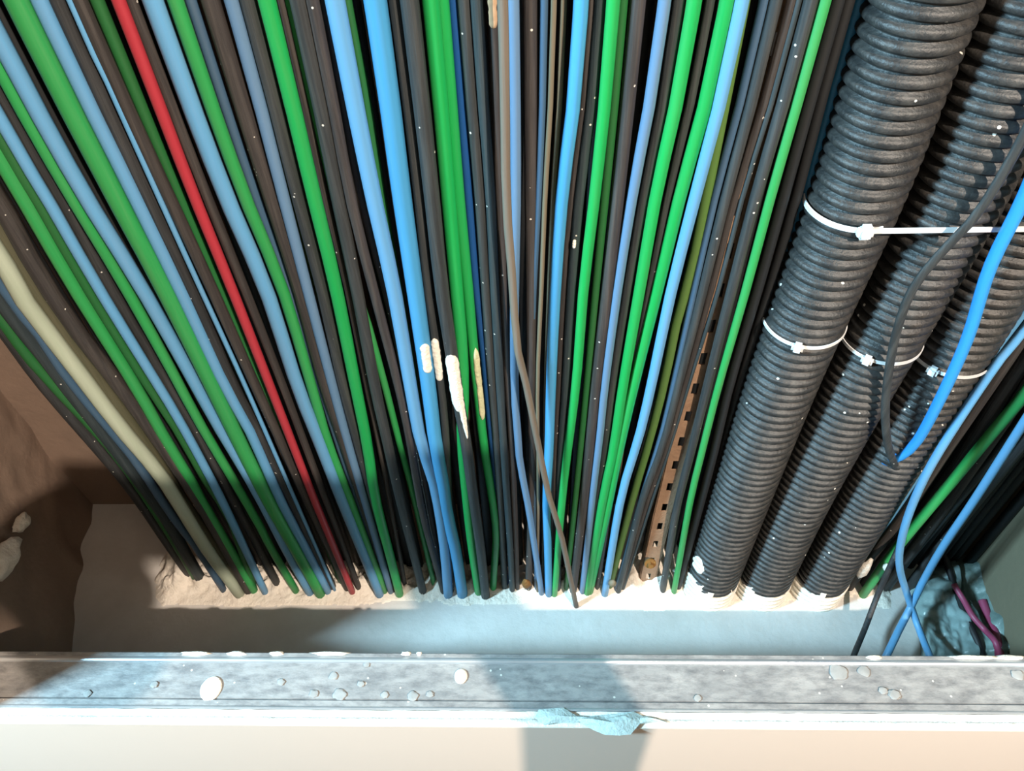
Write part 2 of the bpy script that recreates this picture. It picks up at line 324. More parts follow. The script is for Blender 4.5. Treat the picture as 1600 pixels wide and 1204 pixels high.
# ------------------------------------------------------------------ cables (front rows)
# colour, extra distance behind the front plane, width in px at the reference row, reference row, centre line in px
CAB = [
 ('K', .03, 22, 600, [(10, 520), (78, 612), (197, 752), (268, 855), (306, 905)]),
 ('gD', .02, 20, 600, [(0, 492), (25, 530), (65, 580), (95, 612), (185, 712), (255, 815), (300, 890)]),
 ('KT', .02, 24, 600, [(0, 468), (50, 530), (110, 610), (200, 727), (256, 805), (282, 850), (316, 909)]),
 ('bS', .0, 16, 600, [(0, 443), (50, 506), (107, 592), (155, 650), (212, 720), (270, 807), (307, 855), (342, 909)]),
 ('cream', -.008, 26, 600, [(0, 402), (32, 460), (80, 525), (135, 597), (180, 657), (220, 705), (250, 740), (282, 790), (322, 855), (361, 909)]),
 ('KO', .008, 24, 600, [(0, 362), (60, 462), (110, 535), (165, 606), (225, 690), (290, 790), (340, 860), (372, 909)]),
 ('KB', .0, 24, 600, [(0, 318), (45, 400), (108, 500), (185, 600), (250, 690), (310, 780), (350, 850), (380, 905)]),
 ('gM', .0, 22, 450, [(-10, 230), (31, 300), (117, 450), (210, 600), (262, 692), (292, 740), (320, 791), (384, 900)]),
 ('gD', .004, 18, 450, [(-5, 205), (52, 300), (138, 450), (231, 600), (275, 667), (328, 760), (360, 810), (392, 905)]),
 ('bM', -.004, 18, 450, [(0, 185), (68, 300), (154, 450), (246, 600), (285, 665), (346, 780), (405, 905)]),
 ('K', .012, 22, 300, [(0, 148), (88, 300), (174, 450), (263, 600), (322, 700), (375, 800), (430, 905)]),
 ('gM', .0, 21, 300, [(0, 107), (108, 300), (197, 450), (280, 600), (310, 657), (397, 805), (423, 855), (462, 922)]),
 ('bM', -.004, 26, 300, [(0, 62), (130, 300), (222, 450), (306, 600), (337, 657), (400, 765), (446, 855), (481, 919)]),
 ('KD', .035, 22, 300, [(10, 40), (152, 300), (240, 450), (318, 600), (365, 700), (420, 800), (480, 910)]),  # dark filler added where there is only a black gap
 ('gM', -.006, 33, 300, [(36, 20), (178, 300), (257, 450), (331, 600), (362, 665), (419, 780), (461, 855), (496, 918)]),
 ('bM', -.002, 23, 300, [(71, 20), (207, 300), (280, 450), (350, 600), (390, 672), (438, 780), (477, 855), (512, 928)]),
 ('K', .006, 22, 300, [(99, 20), (228, 300), (298, 450), (364, 600), (412, 690), (455, 780), (525, 925)]),
 ('bM', .0, 9.5, 300, [(118, 20), (142, 70), (245, 300), (313, 450), (382, 600), (461, 780), (538, 930)]),
 ('KB', .004, 21, 300, [(133, 20), (261, 300), (331, 450), (398, 600), (480, 780), (552, 932)]),
 ('gD', .016, 19, 300, [(160, 20), (279, 300), (344, 450), (408, 600), (445, 690), (490, 800), (545, 930)]),
 ('red', -.004, 19, 300, [(193, 20), (301, 300), (362, 450), (421, 600), (452, 680), (491, 780), (531, 877), (549, 934)]),
 ('KB', .004, 17, 300, [(213, 20), (321, 300), (382, 450), (441, 600), (505, 770), (565, 930)]),
 ('bM', -.006, 28, 300, [(246, 20), (351, 300), (415, 450), (464, 600), (497, 685), (534, 780), (579, 892), (593, 930)]),
 ('gM', .0, 22, 300, [(281, 20), (380, 300), (441, 450), (486, 600), (512, 690), (550, 790), (607, 930)]),
 ('bS', .012, 17, 300, [(305, 20), (398, 300), (452, 450), (500, 600), (528, 690), (562, 790), (616, 930)]),
 ('KB', .004, 26, 300, [(335, 20), (421, 300), (468, 450), (508, 600), (538, 690), (570, 790), (608, 930)]),
 ('bG', .0, 20, 300, [(367, 20), (441, 300), (480, 450), (519, 600), (546, 700), (575, 800), (612, 930)]),
 ('KG', .002, 23, 300, [(393, 20), (464, 300), (503, 450), (536, 600), (562, 700), (590, 800), (618, 930)]),
 ('gO', .024, 11, 600, [(480, 400), (515, 500), (540, 600), (560, 690), (577, 780), (616, 930)]),
 ('gB', -.006, 25, 300, [(422, 20), (489, 300), (525, 450), (555, 600), (573, 690), (587, 780), (611, 874), (624, 926)]),
 ('KB', .012, 13, 300, [(444, 20), (506, 300), (543, 450), (573, 600), (592, 690), (612, 800), (636, 928)]),
 ('KG', .0, 24, 300, [(470, 20), (526, 300), (557, 450), (585, 600), (605, 690), (625, 780), (645, 860), (655, 928)]),
 ('KB', .0, 19, 300, [(492, 20), (546, 300), (583, 450), (622, 600), (641, 690), (660, 800), (684, 890), (705, 930)]),
 ('gM', .014, 12, 600, [(545, 400), (575, 507), (601, 600), (623, 687), (643, 762), (659, 830), (675, 922)]),
 ('KB', .016, 16, 300, [(510, 20), (562, 300), (602, 450), (632, 580), (652, 690), (672, 800), (694, 925)]),
 ('bM', -.006, 28, 300, [(527, 20), (582, 300), (615, 450), (641, 600), (657, 687), (680, 762), (694, 850), (700, 925)]),
 ('gD', .016, 15, 300, [(546, 20), (572, 150), (595, 300), (632, 500), (655, 640), (680, 780), (690, 925)]),
 ('bB', -.006, 32, 300, [(589, 20), (627, 300), (648, 450), (669, 600), (680, 690), (691, 750), (698, 800), (712, 860), (722, 924)]),
 ('KG', .0, 17, 300, [(619, 20), (653, 300), (669, 450), (684, 560), (695, 660), (700, 750), (703, 850), (712, 925)]),
 ('KG', -.010, 26, 300, [(642, 20), (674, 300), (690, 450), (707, 560), (717, 630), (728, 690), (736, 750), (750, 850), (758, 925)]),
 ('gB', -.002, 25, 300, [(675, 20), (700, 300), (713, 450), (721, 540), (724, 610), (722, 680), (727, 750), (737, 850), (748, 924)]),
 ('gB', .004, 20, 300, [(692, 20), (716, 300), (731, 450), (741, 560), (748, 620), (755, 690), (763, 740), (772, 800), (775, 840), (772, 890), (769, 922)]),
 ('bD', .012, 16, 300, [(710, 20), (732, 300), (745, 450), (757, 560), (766, 660), (780, 800), (790, 922)]),
 ('KG', .006, 18, 300, [(726, 20), (749, 300), (759, 450), (769, 600), (777, 700), (785, 850), (788, 925)]),
 ('KT', .002, 17, 300, [(746, 20), (766, 300), (773, 450), (781, 600), (787, 700), (797, 850), (800, 915)]),
 ('KB', .006, 15, 300, [(770, 20), (780, 300), (787, 450), (794, 600), (800, 700), (806, 850), (808, 915)]),
 ('brn', -.030, 15, 300, [(786, 20), (791, 300), (800, 430), (808, 540), (822, 600), (838, 680), (859, 780), (876, 832), (893, 912)]),
 ('bG', -.004, 17, 300, [(802, 20), (806, 300), (804, 450), (804, 600), (809, 680), (813, 725), (827, 800), (843, 905)]),
 ('KB', .006, 20, 300, [(828, 20), (829, 300), (830, 450), (830, 600), (832, 750), (826, 912)]),
 ('bS', .004, 11, 300, [(850, 20), (842, 300), (834, 450), (831, 600), (833, 700), (838, 912)]),
 ('tan', .0, 8, 300, [(865, 20), (852, 300), (846, 450), (840, 600), (841, 750), (840, 912)]),
 ('tan', .010, 9, 300, [(880, 20), (866, 270), (862, 340), (853, 600), (850, 750), (848, 912)]),
 ('bB', -.006, 21, 300, [(907, 20), (879, 300), (868, 450), (861, 600), (858, 700), (854, 780), (856, 855), (857, 910)]),
 ('KB', .008, 12, 300, [(924, 20), (894, 300), (880, 450), (873, 600), (868, 720), (866, 905)]),
 ('KT', .004, 17, 300, [(937, 20), (906, 300), (893, 450), (884, 600), (874, 750), (872, 905)]),
 ('gB', -.006, 19, 300, [(957, 20), (930, 300), (912, 450), (900, 600), (880, 765), (868, 905)]),
 ('gD', .004, 15, 300, [(972, 20), (946, 300), (931, 450), (917, 600), (905, 720), (886, 905)]),
 ('KB', .0, 22, 300, [(995, 20), (966, 300), (949, 450), (931, 600), (916, 750), (897, 910)]),
 ('gO', .012, 8, 600, [(950, 400), (930, 600), (914, 780), (902, 910)]),
 ('bG', -.002, 18, 300, [(1036, 20), (989, 300), (965, 450), (945, 600), (937, 680), (925, 780), (911, 915)]),
 ('KG', .004, 17, 300, [(1058, 20), (1007, 300), (980, 450), (957, 600), (942, 720), (914, 912)]),
 ('gB', -.004, 21, 300, [(1082, 20), (1026, 300), (1000, 450), (974, 600), (957, 710), (942, 780), (919, 918)]),
 ('KG', .004, 14, 300, [(1106, 20), (1045, 300), (1015, 450), (985, 600), (966, 710), (934, 912)]),
 ('gB', -.002, 22, 300, [(1133, 20), (1064, 300), (1028, 450), (991, 600), (967, 705), (950, 790), (924, 912)]),
 ('bM', -.006, 21, 300, [(1155, 20), (1088, 300), (1050, 450), (1018, 600), (999, 680), (970, 780), (947, 915)]),
 ('KD', .034, 20, 300, [(1173, 20), (1107, 300), (1065, 450), (1030, 600), (1000, 720), (955, 905)]),  # added to fill a black gap with a dark tone
 ('gO', .006, 15, 600, [(1085, 400), (1062, 480), (1037, 600), (1014, 690), (988, 780), (960, 888)]),
 ('bS', .002, 13, 300, [(1189, 20), (1119, 300), (1085, 450), (1052, 600), (1033, 680), (1002, 780), (974, 878)]),
 ('KG', .0, 18, 300, [(1208, 20), (1136, 300), (1099, 450), (1060, 600), (1036, 690), (1004, 780), (981, 866)]),
 ('KB', .004, 14, 300, [(1231, 20), (1150, 300), (1111, 450), (1070, 600), (1044, 690), (1012, 780), (986, 868)]),
 ('KT', .002, 9, 300, [(1243, 20), (1162, 300), (1123, 450), (1076, 600), (1049, 690), (1016, 790), (990, 870)]),
 ('KG', .0, 20, 300, [(1262, 20), (1183, 300), (1144, 450), (1106, 600), (1081, 700), (1058, 790), (1046, 860)]),
 ('gM', -.002, 17, 300, [(1284, 20), (1206, 300), (1166, 450), (1123, 600), (1098, 700), (1079, 780), (1062, 874)]),
 ('KD', .006, 20, 300, [(1303, 20), (1226, 300), (1184, 450), (1140, 600), (1112, 720), (1072, 870)]),
 ('KD', .020, 18, 300, [(1320, 20), (1246, 300), (1202, 450), (1156, 600), (1125, 720), (1082, 880)]),
 ('bB', .030, 15, 300, [(1338, 20), (1260, 300), (1220, 440), (1170, 600), (1140, 700), (1095, 880)]),
 # right of the conduits
 ('gD', .010, 14, 600, [(1660, 368), (1588, 480), (1530, 573), (1482, 655), (1430, 740), (1375, 825), (1325, 898)]),
 ('bM', .020, 14, 600, [(1660, 400), (1598, 488), (1565, 530), (1505, 620), (1440, 730), (1345, 890)]),
 ('KB', .012, 20, 600, [(1680, 400), (1555, 590), (1480, 700), (1420, 790), (1345, 892)]),
 ('K', .020, 26, 600, [(1690, 425), (1570, 610), (1500, 720), (1430, 815), (1365, 895)]),
 ('KB', .010, 22, 600, [(1700, 455), (1580, 640), (1515, 735), (1455, 820), (1390, 905)]),
 ('gM', -.004, 20, 600, [(1690, 490), (1600, 617), (1540, 688), (1487, 753), (1437, 812), (1398, 860), (1369, 900)]),
 ('KT', .010, 16, 600, [(1700, 510), (1575, 685), (1495, 783), (1425, 866), (1400, 900)]),
 ('K', .016, 24, 600, [(1710, 540), (1590, 700), (1510, 800), (1445, 885), (1420, 915)]),
]
COLW = dict(gB='bright green', gM='green', gD='dark green', gO='olive green', gT='teal green', bB='sky blue', bM='light blue', bS='steel blue', bG='greyish blue', bD='deep blue',
            red='red', cream='cream', KD='deep black', K='black', KB='brownish black', KG='dusty black', KT='slate black', KO='olive black', tan='khaki', brn='dusty brown')
FAM = lambda c: 'green' if c[0] == 'g' else 'blue' if (c[0] == 'b' and c != 'brn') else 'black' if c[0] == 'K' else COLW[c]
ORD = ['', 'first', 'second', 'third', 'fourth', 'fifth', 'sixth', 'seventh', 'eighth', 'ninth', 'tenth', 'eleventh', 'twelfth', 'thirteenth', 'fourteenth', 'fifteenth', 'sixteenth', 'seventeenth', 'eighteenth', 'nineteenth', 'twentieth',
       'twenty-first', 'twenty-second', 'twenty-third', 'twenty-fourth', 'twenty-fifth', 'twenty-sixth', 'twenty-seventh', 'twenty-eighth', 'twenty-ninth', 'thirtieth', 'thirty-first', 'thirty-second', 'thirty-third', 'thirty-fourth', 'thirty-fifth', 'thirty-sixth', 'thirty-seventh', 'thirty-eighth', 'thirty-ninth', 'fortieth']
CABLES = []
def cable(col, dy, w, wy, pp):
    Y = W + dy
    P = []
    for (px, py) in pp:
        p = onY(px, py, Y)
        if p.z > -H + .002: P.append(p)
    # width: horizontal px at the row -> radius
    x_at = np.interp(wy, [q[1] for q in pp], [q[0] for q in pp])
    r = .5 * w * depth(onY(x_at, wy, Y)) / F * .96
    d = (P[-1] - P[-2]); d.normalize()
    if d.z < -.2: P.append(P[-1] + d * ((-H - .012 - P[-1].z) / d.z))
    up = [Vector((P[0].x, P[0].y, z)) for z in (TOP, P[0].z + .5)]
    path = cat([np.array(up[0]), np.array(up[1])] + [np.array(p) for p in P], 46)
    o = tube('cable', path, r, MB[col], n=46, seg=10, raw=True)
    CABLES.append(dict(o=o, col=col, r=r, path=path, Y=Y)); return o
for c in CAB: cable(*c)
count = {}
tot = {}
for c in CABLES: tot[FAM(c['col'])] = tot.get(FAM(c['col']), 0) + 1
for i, c in enumerate(CABLES):
    fm = FAM(c['col']); count[fm] = count.get(fm, 0) + 1
    c['n'] = count[fm]
for i, c in enumerate(CABLES):
    fm = FAM(c['col']); cw = COLW[c['col']]
    nb = COLW[CABLES[i - 1]['col']] if i else None
    side = 'right of a %s cable' % nb if nb else 'at the outer left edge of the bundle'
    if i and CABLES[i - 1]['col'] in ('red', 'cream', 'brn'): side = 'right of the %s cable' % nb
    if fm == 'red': lab = 'the only red cable among the green, blue and black ones'
    elif fm == 'cream': lab = 'cream cable with green tinge near the left edge of the bundle'
    elif c['col'] == 'brn': lab = 'dusty brown cable slanting in front of the others near the bundle middle'
    elif c['col'] == 'tan': lab = 'thin khaki cable, %s of the two beside a sky blue cable' % ('left' if c['n'] == 1 else 'right')
    else:
        lab = '%s cable, %s %s cable from the left, %s' % (cw, ORD[c['n']], fm, side)
    tag(c['o'], lab, 'cable', '%s cables running down the shaft wall' % fm)

# plaster dabs on cables: a sleeve on the side that faces the room
def dab(ci, y0, y1, m, a0=-1.25, a1=1.25, name='plaster_dab', seed=0, drip=0.0, label=None):
    c = CABLES[ci]; p0 = onY(0, y0, c['Y']).z; p1 = onY(0, y1, c['Y']).z
    zz = np.array([q[2] for q in c['path']]); nseg, na = 26, 11; v = []; f = []
    for i in range(nseg):
        t = i / (nseg - 1); z = p0 + (p1 - p0) * t
        q = np.array([np.interp(-z, -zz, [k[j] for k in c['path']]) for j in range(3)])
        e = min(1, t / .10, (1 - t) / (.12 + drip)) ** .5
        for k in range(na):
            a = (a0 + a1) / 2 + (a1 - a0) / 2 * (k / (na - 1) * 2 - 1) * max(.06, e * (1 - .25 * mnoise.noise(Vector((t * 9, seed, 0)))))
            n = .0025 * (1 - abs(k / (na - 1) * 2 - 1) ** 4) * (e ** .5) + .0009 * mnoise.noise(Vector((a * 3, t * 40, seed)))
            rr = c['r'] + .0004 + max(n, -.002) if e > .02 else c['r'] * .9
            if k in (0, na - 1): rr = c['r'] * .97
            v.append((q[0] + rr * math.sin(a), q[1] - rr * math.cos(a), z))
    for i in range(nseg - 1):
        for k in range(na - 1):
            f.append((i * na + k, i * na + k + 1, (i + 1) * na + k + 1, (i + 1) * na + k))
    o = pyd(name, v, f, m, c['o'], True)
    if label: o['label'] = label
    return o
def idx(col, x300):
    """index of the cable of a colour closest to x at row 300"""
    best = min((abs(np.interp(300, [q[1] for q in c[4]], [q[0] for q in c[4]]) - x300), i) for i, c in enumerate(CAB) if c[0] == col)
    return best[1]
M_cdab = mat('cream_plaster', (206, 202, 160), .85, .35, (150, 160, 110), 90, .6, 160)
M_tdab = mat('tan_paint', (180, 146, 112), .8, .2, (150, 118, 90), 60)
I_ = idx('bB', 627); dab(I_, 533, 578, M_plaster, -.2, 1.0, seed=1); CABLES[I_]['o']['label'] = 'sky blue cable with a short white plaster dab halfway down'
I_ = idx('KG', 653); dab(I_, 528, 594, M_plaster, -1.0, 1.0, seed=2); CABLES[I_]['o']['label'] = 'dusty black cable with a slim white plaster dab, right of the dabbed blue one'
I_ = idx('KG', 674); dab(I_, 551, 640, M_plaster, -1.2, 1.2, seed=3, drip=.1); dab(I_, 618, 682, M_plaster, .0, 1.1, seed=4, drip=.6); CABLES[I_]['o']['label'] = 'dusty black cable with the longest white plaster dab and drips'
I_ = idx('gB', 716); dab(I_, 543, 655, M_cdab, -.1, 1.2, seed=5); CABLES[I_]['o']['label'] = 'bright green cable with a cream plaster smear along its right side'
I_ = idx('KB', 780); dab(I_, -30, 56, M_tdab, -.7, .8, 'paint_mark', seed=6); CABLES[I_]['o']['label'] = 'brownish black cable with a tan paint mark at the top of the picture'

I_ = idx('KT', 906); dab(I_, 379, 391, M_plaster, -.6, .1, 'paint_fleck', seed=9)
# rear row of black cables, added to keep the gaps dark
x = -.67
k = 0
while x < .9:
    if not (.30 < x < .66):
        r = random.uniform(.008, .011); yy = W + .062 + random.uniform(-.006, .008)
        o = tube('cable', [np.array((x, yy, TOP)), np.array((x + random.uniform(-.004, .004), yy, .1)), np.array((x + random.uniform(-.004, .004), yy, -H - .01))], r, MB['KD'], n=14, seg=8)
        if x > -.62 or True: tag(o, 'black cable added behind the coloured cables to darken the gaps', 'cable', 'black cables added to darken the gaps')
        if x < -.60: o.location.y = 0
    x += random.uniform(.019, .023)
    k += 1

# ------------------------------------------------------------------ corrugated conduits
CR = .0515
CON = [
 [(1434, 20), (1338, 300), (1217, 600), (1105, 918)],
 [(1606, 20), (1494, 300), (1336, 600), (1246, 780), (1183, 925)],
 [(1785, 20), (1622, 300), (1453, 600), (1350, 780), (1266, 928)],
]
CONDUITS = []
PITCH = .0155
def rib(s):
    t = (s / PITCH) % 1
    return t
PROFILE = [(0, -.0072), (.20, -.0074), (.32, -.0014), (.44, 0.0), (.70, -.0002), (.88, -.0020)]
for ci, pp in enumerate(CON):
    Y = W + .012
    P = [onY(px, py, Y) for px, py in pp]
    d = (P[-1] - P[-2]); P.append(P[-1] + d * ((-H - .01 - P[-1].z) / d.z)) if P[-1].z > -H else None
    ax = cat([np.array((P[0].x, Y, TOP)), np.array((P[0].x, Y, P[0].z + .5))] + [np.array(p) for p in P], 200)
    az = np.array([a[2] for a in ax]); axx = np.array([a[0] for a in ax]); ayy = np.array([a[1] for a in ax])
    axis = lambda z, az=az, axx=axx, ayy=ayy: np.array([np.interp(-z, -az, axx), np.interp(-z, -az, ayy), z])
    v = []; f = []; S = 40; z = -H - .01; rows = 0
    while z < TOP - PITCH:
        for t, dr in PROFILE:
            zz = z + t * PITCH; c = axis(zz)
            for k in range(S):
                a = 2 * math.pi * k / S; v.append((c[0] + (CR + dr) * math.cos(a), c[1] + (CR + dr) * math.sin(a), zz))
            rows += 1
        z += PITCH
    for i in range(rows - 1):
        for k in range(S): f.append((i * S + k, i * S + (k + 1) % S, (i + 1) * S + (k + 1) % S, (i + 1) * S + k))
    root = pyd('corrugated_conduit', v, f, M_conduit, None, True)
    tag(root, 'thick black corrugated conduit, %s' % ['leftmost of the three, beside the cable bundle', 'the middle one of the three', 'rightmost of the three, behind the loose blue cable'][ci], 'conduit', 'black corrugated conduits')
    # white plaster smeared over the lowest ribs
    v = []; f = []; rows = 0; z = -H - .01
    while z < -H + .085:
        for t, dr in PROFILE:
            zz = z + t * PITCH; c = axis(zz)
            for k in range(S):
                a = 2 * math.pi * k / S
                lim = -H + .060 + .014 * mnoise.noise(Vector((math.cos(a) * 2, math.sin(a) * 2, ci * 5))) + (.022 if (ci == 0 and math.cos(a) < -.5) else 0)
                rr = CR + dr * (.7 if zz < lim else 1) + .0016 if zz < lim else CR - .010
                v.append((c[0] + rr * math.cos(a), c[1] + rr * math.sin(a), zz))
            rows += 1
        z += PITCH
    for i in range(rows - 1):
        for k in range(S): f.append((i * S + k, i * S + (k + 1) % S, (i + 1) * S + (k + 1) % S, (i + 1) * S + k))
    o = pyd('plaster_coat', v, f, M_plaster, root, True); o['label'] = 'white plaster over the lowest ribs'
    CONDUITS.append((root, axis))
# plaster patch on the flank of the first conduit
def patch(ci, px, py, aw, zh, seed):
    ax = CONDUITS[ci][1]; p = onY(px, py, W - .025); v = []; f = []; na, nz = 9, 24
    c0 = ax(p.z); a0 = math.atan2(p.y - c0[1] - .0, p.x - c0[0])
    for j in range(nz):
        t = j / (nz - 1); z = p.z + (t - .5) * zh; c = ax(z); tt = ((z + H + .01) / PITCH) % 1
        dr = np.interp(tt, [q[0] for q in PROFILE] + [1], [q[1] for q in PROFILE] + [-.0072])
        for k in range(na):
            u = k / (na - 1) * 2 - 1; w = math.sqrt(max(.02, 1 - (2 * t - 1) ** 2)); a = a0 + u * aw * w * (1 + .3 * mnoise.noise(Vector((t * 8, seed, 0))))
            rr = CR + dr + (.0016 if (abs(u) < .95 and .02 < t < .98) else -.002)
            v.append((c[0] + rr * math.cos(a), c[1] + rr * math.sin(a), z))
    for j in range(nz - 1):
        for k in range(na - 1): f.append((j * na + k, j * na + k + 1, (j + 1) * na + k + 1, (j + 1) * na + k))
    return pyd('plaster_splash', v, f, M_plaster, CONDUITS[ci][0], True)
patch(0, 1073, 892, .35, .05, 3)

# ------------------------------------------------------------------ cable ties
def band(name, pts, w, th, m, parent, normals):
    """flat strap along pts, width w along z, thickness th along the normal"""
    v = []; f = []
    for p, n in zip(pts, normals):
        p = np.array(p); n = np.array(n)
        for a, b in ((-.5, 0), (.5, 0), (.5, 1), (-.5, 1)): v.append(p + np.array((0, 0, w * a)) + n * th * b)
    for i in range(len(pts) - 1):
        for k in range(4): f.append((i * 4 + k, i * 4 + (k + 1) % 4, i * 4 + 4 + (k + 1) % 4, i * 4 + 4 + k))
    f.append((0, 3, 2, 1)); e = (len(pts) - 1) * 4; f.append((e, e + 1, e + 2, e + 3))
    o = pyd(name, v, f, m, parent)
    bm = bmesh.new(); bm.from_mesh(o.data); bmesh.ops.recalc_face_normals(bm, faces=bm.faces); bm.to_mesh(o.data); bm.free(); return o
def head(p, n, s, parent, tilt=0):
    o = box('head', (-s, s, -s * .8, s * .8, -s, s), M_tie, parent, s * .45)
    o.rotation_euler = (0, tilt, math.atan2(n[1], n[0]) + math.pi / 2); o.location = Vector(p) - parent.location
    return o
def tie(ci, hx, hy, label, z_left=.0):
    ax = CONDUITS[ci][1]; p = onY(hx, hy, W + .012 - CR - .006); z = p.z; c = ax(z)
    root = empty('cable_tie', tuple(c)); tag(root, label, 'cable tie', 'white cable ties around the conduits')
    ah = math.atan2(p.y - c[1], p.x - c[0]); pts = []; nn = []
    for i in range(61):
        a = ah + 2 * math.pi * i / 60; n = (math.cos(a), math.sin(a), 0)
        zz = z_left * math.sin((a - ah)) ; cc = ax(z)
        pts.append(((CR + .0006) * n[0], (CR + .0006) * n[1], zz)); nn.append(n)
    band('strap', pts, .0048, .0014, M_tie, root, nn)
    n = (math.cos(ah), math.sin(ah), 0)
    head(Vector((c[0] + (CR + .004) * n[0], c[1] + (CR + .004) * n[1], z)), n, .0072, root)
    return root
tie(0, 1245, 548, 'white cable tie with square head low around the leftmost conduit')
tie(1, 1349, 573, 'white cable tie low around the middle conduit')
tie(2, 1446, 594, 'white cable tie low around the rightmost conduit')
# the long tie that holds all three together
p = onY(1354, 366, W + .012 - CR - .008); z = p.z; c1 = CONDUITS[0][1](z); c3 = CONDUITS[2][1](z)
root = empty('cable_tie', tuple(c1)); tag(root, 'long white cable tie strapped across all three conduits', 'cable tie', 'white cable ties around the conduits')
pts = []; nn = []
for i in range(40):                                  # round the left flank
    a = math.pi * (1.5 - i / 39) + .35 * (1 - i / 39); n = (math.cos(a), math.sin(a), 0); pts.append(((CR + .0008) * n[0], (CR + .0008) * n[1], 0)); nn.append(n)
for i in range(40):                                  # along the back and round the right flank
    a = math.pi * (.5 - i / 39); n = (math.cos(a), math.sin(a), 0); pts.append((c3[0] - c1[0] + (CR + .0008) * n[0], c3[1] - c1[1] + (CR + .0008) * n[1], 0)); nn.append(n)
pts.append((p.x - c1[0] + .006, c3[1] - c1[1] - CR - .0015, 0)); nn.append((0, -1, 0))
band('strap', pts, .0062, .0016, M_tie, root, nn)
head(Vector((p.x, c1[1] - CR - .004, z)), (0, -1, 0), .0085, root)

# ------------------------------------------------------------------ perforated steel rail
RY = W + .012
def rail():
    b0 = onY(1013, 884, RY); top = onY(1115, 497, RY)
    pm = onY(1024, 850, RY)
    root = empty('perforated_rail', (b0.x, RY, -H)); tag(root, 'rusty perforated steel rail with a row of slots between the cables and conduits', 'rail')
    cx = lambda z: np.interp(-z, [-TOP, -top.z, -onY(1047, 757, RY).z, -pm.z, H], [top.x, top.x, onY(1047, 757, RY).x, pm.x, pm.x])
    hw, sw, pit, sl = .0155, .0045, .0622, .024
    v = []; f = []
    def quad(a, b, z0, z1):
        i = len(v)
        for (x, z) in ((a, z0), (b, z0), (b, z1), (a, z1)): v.append((cx(z) + x - b0.x, 0, z + H))
        f.append((i, i + 1, i + 2, i + 3))
    z = pm.z - pit * 6
    z0 = onY(1022, 850, RY).z - pit * 2 - sl / 2
    z = z0
    quad(-hw, hw, -H - .005, z)
    while z < TOP - pit:
        quad(-hw, -sw, z, z + sl); quad(sw, hw, z, z + sl); quad(-hw, hw, z + sl, z + pit); z += pit
    o = pyd('face_plate', v, f, M_rail, root)
    md = o.modifiers.new('thickness', 'SOLIDIFY'); md.thickness = .002; md.offset = -1
    for s in (-1, 1):
        v2 = []; f2 = []
        zz = np.linspace(-H - .005, TOP - .1, 12)
        for q in zz:
            for (dx, dy) in ((-.001, 0), (.001, 0), (.001, .018), (-.001, .018)): v2.append((cx(q) + s * hw + dx - b0.x, dy, q + H))
        for i in range(11):
            for k in range(4): f2.append((i * 4 + k, i * 4 + (k + 1) % 4, i * 4 + 4 + (k + 1) % 4, i * 4 + 4 + k))
        pyd('side_flange', v2, f2, M_rail, root)
    return root
rail()
# rusty bolt and small rusty bits in the mortar
def bolt(px, py, Y, s, label):
    p = onY(px, py, Y); root = empty('rusty_bolt', p); tag(root, label, 'bolt')
    bm = bmesh.new(); bmesh.ops.create_cone(bm, segments=6, radius1=s * .55, radius2=s * .5, depth=s * .7, cap_ends=True)
    me = bpy.data.meshes.new('bolt_head'); bm.to_mesh(me); bm.free(); o = link('bolt_head', me, M_rust, root); o.rotation_euler = (math.radians(70), 0, 0); o.location = (0, -s * .4, s * .1)
    bm = bmesh.new(); bmesh.ops.create_cone(bm, segments=20, radius1=s, radius2=s, depth=s * .3, cap_ends=True)
    me = bpy.data.meshes.new('washer'); bm.to_mesh(me); bm.free(); o = link('washer', me, M_rust, root); o.rotation_euler = (math.radians(70), 0, 0)
    return root
bolt(1016, 880, W - .004, .011, 'rusty bolt with washer at the foot of the perforated rail')
tag(blob('rust_lump', onY(822, 912, W - .012), (.009, .006, .017), M_rust, None, 2, .4, 3), 'orange-brown rusty stub standing in the mortar between blue cables', 'rusty stub')
tag(blob('rust_lump', onY(957, 911, W - .02), (.008, .006, .010), MB['tan'], None, 2, .4, 5), 'small tan plug sitting in mortar left of the heap', 'plug')

# ------------------------------------------------------------------ loose cables on the right
def loose(col, w, wy, pts, label, group, cap=None, flat=1.0):
    P = [np.array(onZ(x, y, a[1])) if a[0] == 'z' else np.array(onY(x, y, a[1])) for (x, y, a) in pts]
    pr = P[wy]; r = .5 * w * depth(pr) / F
    if pts[0][0] > 1620:            # goes on up the shaft beyond the picture
        P = [np.array((P[0][0], P[0][1], TOP)), np.array((P[0][0], P[0][1], P[0][2] + .5)), P[0] + np.array((0, 0, .12))] + P
    o = tube('cable', P, r, MB[col] if col in MB else col, n=110, seg=12, flat=flat); tag(o, label, 'cable', group); return o
Yf = W - CR
G = 'loose cables hanging in front of the conduits'
loose('KG', 17, 2, [(1660, 80, ('y', Yf)), (1600, 212, ('y', Yf)), (1530, 330, ('y', Yf - .005)), (1470, 395, ('y', Yf - .005)), (1424, 455, ('y', Yf - .005)), (1398, 530, ('y', Yf)), (1385, 610, ('y', Yf)), (1384, 665, ('y', Yf)), (1391, 708, ('y', Yf + .01)), (1410, 752, ('y', Yf + .03))],
      'loose flat dusty grey cable curving in front of the conduits', G, flat=.6)
loose('bL', 20, 2, [(1690, 100, ('y', Yf)), (1600, 308, ('y', Yf)), (1546, 420, ('y', Yf)), (1511, 530, ('y', Yf)), (1468, 625, ('y', Yf)), (1432, 690, ('y', Yf + .01)), (1404, 714, ('y', Yf + .02)), (1379, 722, ('y', Yf + .035))],
      'loose vivid blue cable end curving across the rightmost conduit', G)
zf = -H + .008
